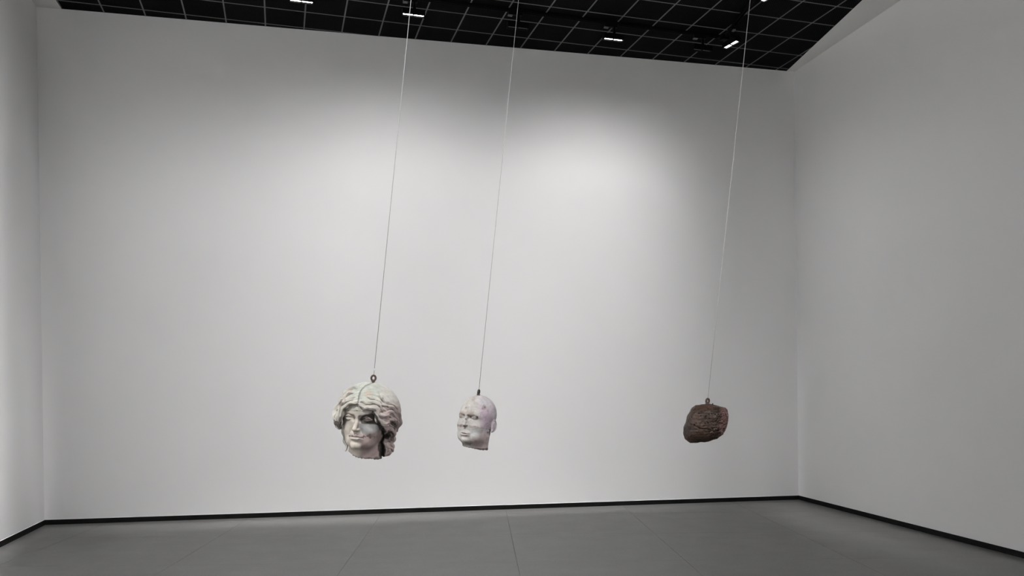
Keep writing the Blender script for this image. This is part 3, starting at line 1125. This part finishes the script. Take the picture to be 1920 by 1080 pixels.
    paint(h.data, V, (0.50, 0.478, 0.438), [
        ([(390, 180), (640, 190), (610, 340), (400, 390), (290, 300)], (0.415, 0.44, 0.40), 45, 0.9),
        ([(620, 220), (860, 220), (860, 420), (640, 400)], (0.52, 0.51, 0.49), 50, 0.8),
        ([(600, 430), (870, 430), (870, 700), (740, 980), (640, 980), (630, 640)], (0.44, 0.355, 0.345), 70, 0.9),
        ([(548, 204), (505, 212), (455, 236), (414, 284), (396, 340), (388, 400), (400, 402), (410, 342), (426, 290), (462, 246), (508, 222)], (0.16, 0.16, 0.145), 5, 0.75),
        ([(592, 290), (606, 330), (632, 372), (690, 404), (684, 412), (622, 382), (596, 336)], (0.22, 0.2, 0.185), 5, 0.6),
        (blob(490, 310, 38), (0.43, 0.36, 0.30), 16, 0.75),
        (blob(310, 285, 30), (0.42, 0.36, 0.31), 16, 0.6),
        (blob(225, 412, 22), (0.13, 0.105, 0.09), 10, 0.85),  # shade painted into a curl's hollow
        ([(216, 540), (234, 545), (234, 670), (150, 620), (160, 580), (200, 585)], (0.085, 0.072, 0.063), 10, 0.9),  # underside of the left curls, shade painted in
        ([(250, 452), (300, 416), (395, 400), (395, 424), (290, 440), (244, 500), (236, 600), (226, 600), (232, 500)], (0.13, 0.105, 0.085), 6, 0.75),  # shade painted under the left front hairline
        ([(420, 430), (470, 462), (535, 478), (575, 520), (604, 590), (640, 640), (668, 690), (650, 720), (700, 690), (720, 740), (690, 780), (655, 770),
          (640, 805), (668, 880), (650, 985), (590, 985), (580, 600), (540, 500), (430, 450)], dark, 9, 0.95),  # painted shade below the right hairline and beside the cheek
        ([(700, 570), (750, 585), (775, 640), (755, 690), (740, 640), (700, 610)], (0.08, 0.066, 0.06), 8, 0.85),  # painted shade in the gaps between right-hand curls
        ([(700, 690), (730, 690), (748, 730), (735, 800), (715, 790), (700, 740)], (0.07, 0.058, 0.052), 8, 0.8)], v1)  # lower gap of the right curls, shade painted in
    h['label'] = 'wavy carved hair parted in the middle'
    top = eyebolt(root, 0.0105, 0.0042, math.radians(12), 0.004, 0.02, M_RUST, 0.86)
    tag(root, 'large pale sculpted head with wavy parted hair, leftmost of the three hanging pieces', 'sculpture', 'hanging sculptures')
    cable(root, top + 0.001, 0.00125, 'thin cable holding up the head with wavy hair', M_CORD, 2.2)


wavy_head()

# ---------------------------------------------------------------- bald head
SC2 = 4.0 / 1538.33 / 7.446


def v2(x, y):
    dx, dy = x - 498, y - 190
    return (dx * CT + dy * ST, dx * ST - dy * CT)


def bald_head():
    root = hang_root('bald_head', 897.0, 741.0, 4.0)
    fr = Turn(math.radians(33), 12)
    f = Field((-330, -370, -810), (340, 370, 40), 4.5)
    f.ellipsoid((0, 25, -262), (240, 300, 262), 0, 'add', fr)
    f.ellipsoid((0, -58, -425), (204, 218, 245), 50, 'add', fr)
    f.ellipsoid((0, -140, -590), (150, 124, 92), 50, 'add', fr)
    for s in (-1, 1):
        f.ellipsoid((s * 108, -158, -432), (80, 80, 72), 60, 'add', fr)
        f.ellipsoid((s * 105, -70, -560), (92, 150, 100), 70, 'add', fr)
    f.tube([(0, 40, -520), (0, 34, -690), (0, 30, -860)], [180, 178, 186], 70, 'add', fr)
    sculpt_face(f, fr, -308, 102, -224, -428, -538, -658, -264, True, True, 0.80, 44)
    # ears
    for s in (-1, 1):
        f.ellipsoid((s * 224, 78, -405), (26, 52, 82), 20, 'add', fr)
        rim = []
        for t in np.linspace(-0.55 * math.pi, 0.95 * math.pi, 14):
            rim.append((s * (236 + 10 * math.cos(t)), 82 + 50 * math.cos(t), -400 + 78 * math.sin(t)))
        f.tube(rim, 9, 8, 'add', fr)
        f.ellipsoid((s * 254, 70, -402), (12, 24, 40), 8, 'sub', fr)
        f.ellipsoid((s * 234, 56, -474), (14, 24, 24), 14, 'add', fr)
    jag(f, lambda x, y: -738 - 0.09 * (x - 20) + 0 * y, 10, 14)
    R = np.random.default_rng(11)
    sp = [(*v2(x, y), r, 0.4) for x, y, r in ((390, 482, 11), (478, 488, 12), (440, 500, 7), (262, 600, 8), (320, 610, 9), (300, 618, 6), (245, 505, 7), (330, 515, 8),
                                             (628, 408, 6), (590, 535, 6), (628, 705, 9), (285, 815, 5), (315, 818, 5), (385, 815, 5), (440, 800, 6), (455, 385, 5),
                                             (585, 355, 8), (330, 360, 7), (520, 900, 5), (545, 898, 5), (580, 900, 5), (610, 898, 5), (430, 892, 5))]
    for i in range(26):
        sp.append((*v2(R.uniform(230, 700), R.uniform(250, 860)), R.uniform(4, 6), 0.5))
    pits(f, sp)
    # casting seams
    for seam in (((190, 582), (260, 590), (330, 606), (400, 610), (470, 622), (540, 640), (600, 655), (660, 668)), ((400, 660), (470, 650), (540, 648)),
                 ((270, 880), (380, 886), (500, 894), (630, 900))):
        sv = []
        for x, y in seam:
            a, b = v2(x, y); yy = f.front(a, b, None)
            if yy is not None: sv.append((a, yy, b))
        f.tube(spline(sv, 24) - np.array([0, 1.2, 0]), 2.8, 3, 'sub')
    V, F = f.nets()
    o = net_mesh('head', V, F, SC2, M_STONE2, root)
    paint(o.data, V, (0.455, 0.435, 0.415), [
        ([(480, 180), (800, 180), (800, 980), (560, 980), (520, 500)], (0.495, 0.445, 0.485), 60, 0.9),
        ([(520, 340), (640, 380), (700, 520), (650, 640), (560, 650), (530, 500)], (0.49, 0.395, 0.46), 34, 0.9),
        ([(400, 750), (660, 690), (660, 980), (420, 980)], (0.475, 0.385, 0.38), 40, 0.8),
        ([(490, 240), (600, 240), (680, 330), (540, 330)], (0.55, 0.56, 0.58), 30, 0.7),  # bluish highlight painted on the crown
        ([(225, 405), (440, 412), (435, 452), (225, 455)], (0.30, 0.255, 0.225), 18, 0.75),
        ([(185, 580), (260, 590), (265, 800), (200, 790)], (0.46, 0.455, 0.42), 24, 0.7),
        ([(380, 640), (500, 650), (500, 760), (380, 760)], (0.54, 0.56, 0.57), 22, 0.6),
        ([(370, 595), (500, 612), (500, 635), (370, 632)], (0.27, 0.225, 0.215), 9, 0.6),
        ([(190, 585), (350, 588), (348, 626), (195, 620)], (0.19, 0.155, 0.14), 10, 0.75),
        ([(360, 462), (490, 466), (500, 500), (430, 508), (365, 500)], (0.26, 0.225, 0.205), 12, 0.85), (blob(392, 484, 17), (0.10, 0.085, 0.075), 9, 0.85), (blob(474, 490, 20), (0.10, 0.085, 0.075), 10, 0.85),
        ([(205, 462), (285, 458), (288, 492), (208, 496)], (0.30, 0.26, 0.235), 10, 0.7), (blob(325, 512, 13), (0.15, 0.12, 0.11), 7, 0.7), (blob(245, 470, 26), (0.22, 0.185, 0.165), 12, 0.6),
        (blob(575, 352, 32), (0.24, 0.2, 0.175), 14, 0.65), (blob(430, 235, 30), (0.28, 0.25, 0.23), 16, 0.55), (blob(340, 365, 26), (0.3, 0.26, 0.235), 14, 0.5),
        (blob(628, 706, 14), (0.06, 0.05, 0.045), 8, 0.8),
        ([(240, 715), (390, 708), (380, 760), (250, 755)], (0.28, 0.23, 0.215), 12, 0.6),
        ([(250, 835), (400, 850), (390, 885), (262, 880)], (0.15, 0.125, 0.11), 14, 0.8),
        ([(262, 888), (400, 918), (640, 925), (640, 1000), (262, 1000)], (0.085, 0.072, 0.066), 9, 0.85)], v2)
    top = eyebolt(root, 0.0095, 0.0045, math.radians(72), 0.003, 0.02, M_DARKIRON)
    tag(root, 'smaller bald sculpted head with closed eyes, hanging in the middle', 'sculpture', 'hanging sculptures')
    cable(root, top + 0.001, 0.0012, 'thin cable holding up the bald head', M_CORD)


bald_head()

# ---------------------------------------------------------------- rock
SC3 = 4.2 / 1538.33 / 9.0


def v3(x, y):
    dx, dy = x - 595, y - 252
    return (dx * CT + dy * ST, dx * ST - dy * CT)


def rock_mat():
    m, nt, bs = new_mat('volcanic_rock')
    co = obj_co(nt)
    f1 = noise(nt, 14, 6, 0.65, co, 0.5)
    f2 = noise(nt, 60, 5, 0.6, co)
    sp = nt.nodes.new('ShaderNodeSeparateXYZ')
    nt.links.new(co, sp.inputs[0])
    c = ramp(nt, f1, [(0.3, (0.013, 0.0075, 0.006)), (0.52, (0.042, 0.027, 0.0205)), (0.72, (0.066, 0.030, 0.024))])
    # the broken right side is rawer and redder
    mr = nt.nodes.new('ShaderNodeMapRange')
    mr.inputs['From Min'].default_value = 0.060; mr.inputs['From Max'].default_value = 0.085
    nt.links.new(sp.outputs[0], mr.inputs['Value'])
    c = mix(nt, mr.outputs[0], c, ramp(nt, f2, [(0.35, (0.055, 0.031, 0.028)), (0.7, (0.165, 0.098, 0.090))]))
    nt.links.new(c, bs.inputs['Base Color'])
    bs.inputs['Roughness'].default_value = 0.36
    bs.inputs['Specular IOR Level'].default_value = 0.16
    bump(nt, bs, f2, 0.7, 0.004)
    return m


def rock():
    root = hang_root('hanging_rock', 1326.1, 758.0, 4.2)
    out = [v3(*q) for q in ((400, 268), (335, 325), (268, 430), (238, 560), (198, 660), (190, 750), (232, 845), (318, 905), (400, 908), (545, 888), (650, 860),
                            (765, 828), (858, 755), (905, 650), (932, 540), (938, 420), (918, 340), (850, 292), (740, 266), (640, 254), (555, 256))]
    f = Field((-460, -330, -720), (420, 330, 60), 6.0)
    sl = (slice(None),) * 3
    X, Y, Z = f.grid(sl)
    d2 = poly_sd(X, Z, out)[:, 0, :][:, None, :]
    Rr = 210.0
    q = np.maximum(d2 + Rr, 0)
    D = 265.0
    yb = np.abs(Y + 0.12 * X - 0.10 * (Z + 330))
    d = np.sqrt(q ** 2 + (yb * Rr / D) ** 2) - Rr
    d = d + 12 * waves(X, Y, Z, 260, 2) + 10 * waves(X, Y, Z, 120, 9) + 4.5 * waves(X, Y, Z, 44, 16) + 2.5 * waves(X, Y, Z, 24, 26)
    # broken face on the right, ledge across the front
    right = np.clip((X - 150) / 120, 0, 1)
    d = d + right * (6 * np.abs(waves(X, Y, Z, 52, 22)) + 5 * waves(X, Y, Z, 26, 30))
    f.d = d.astype(np.float32)
    sv = []
    for x, y in ((330, 590), (390, 600), (450, 640), (520, 655), (600, 660), (680, 690)):
        a, b = v3(x, y); yy = f.front(a, b, None)
        if yy is not None: sv.append((a, yy, b))
    f.tube(spline(sv, 18), [14] * 9 + [9] * 9, 12, 'sub')
    R = np.random.default_rng(21)
    sp = [(*v3(x, y), r, 0.75) for x, y, r in ((398, 336, 15), (455, 330, 18), (460, 400, 14), (575, 445, 12), (615, 322, 14), (395, 595, 22), (560, 470, 10),
                                              (770, 680, 22), (690, 760, 18), (740, 520, 14), (640, 490, 10), (520, 530, 10), (610, 560, 12), (420, 660, 10),
                                              (790, 330, 13), (350, 470, 9), (700, 400, 9), (545, 690, 12), (640, 700, 14), (820, 640, 16))]
    for i in range(40):
        sp.append((*v3(R.uniform(280, 780), R.uniform(300, 860)), R.uniform(7, 11), 0.6))
    for i in range(230):
        x, y = R.uniform(660, 935), R.uniform(300, 840)
        if x + (y - 300) * 0.25 < 800 and R.uniform() < 0.75: continue
        sp.append((*v3(x, y), R.uniform(7, 12), 0.7))
    pits(f, sp, 'sub', 4)
    a, b = v3(682, 246)
    f.tube([(a - 4, -20, b - 34), (a, -20, b - 8), (a + 4, -20, b + 10)], [26, 15, 7], 14)
    V, F = f.nets()
    net_mesh('stone', V, F, SC3, rock_mat(), root)
    top = eyebolt(root, 0.0115, 0.0052, math.radians(52), 0.002, 0.03, M_RUST)
    tag(root, 'dark brown pitted volcanic rock, rightmost of the three hanging pieces', 'rock', 'hanging sculptures')
    cable(root, top + 0.001, 0.0015, 'slightly thicker pale cable holding up the dark rock', M_CORD2)


rock()
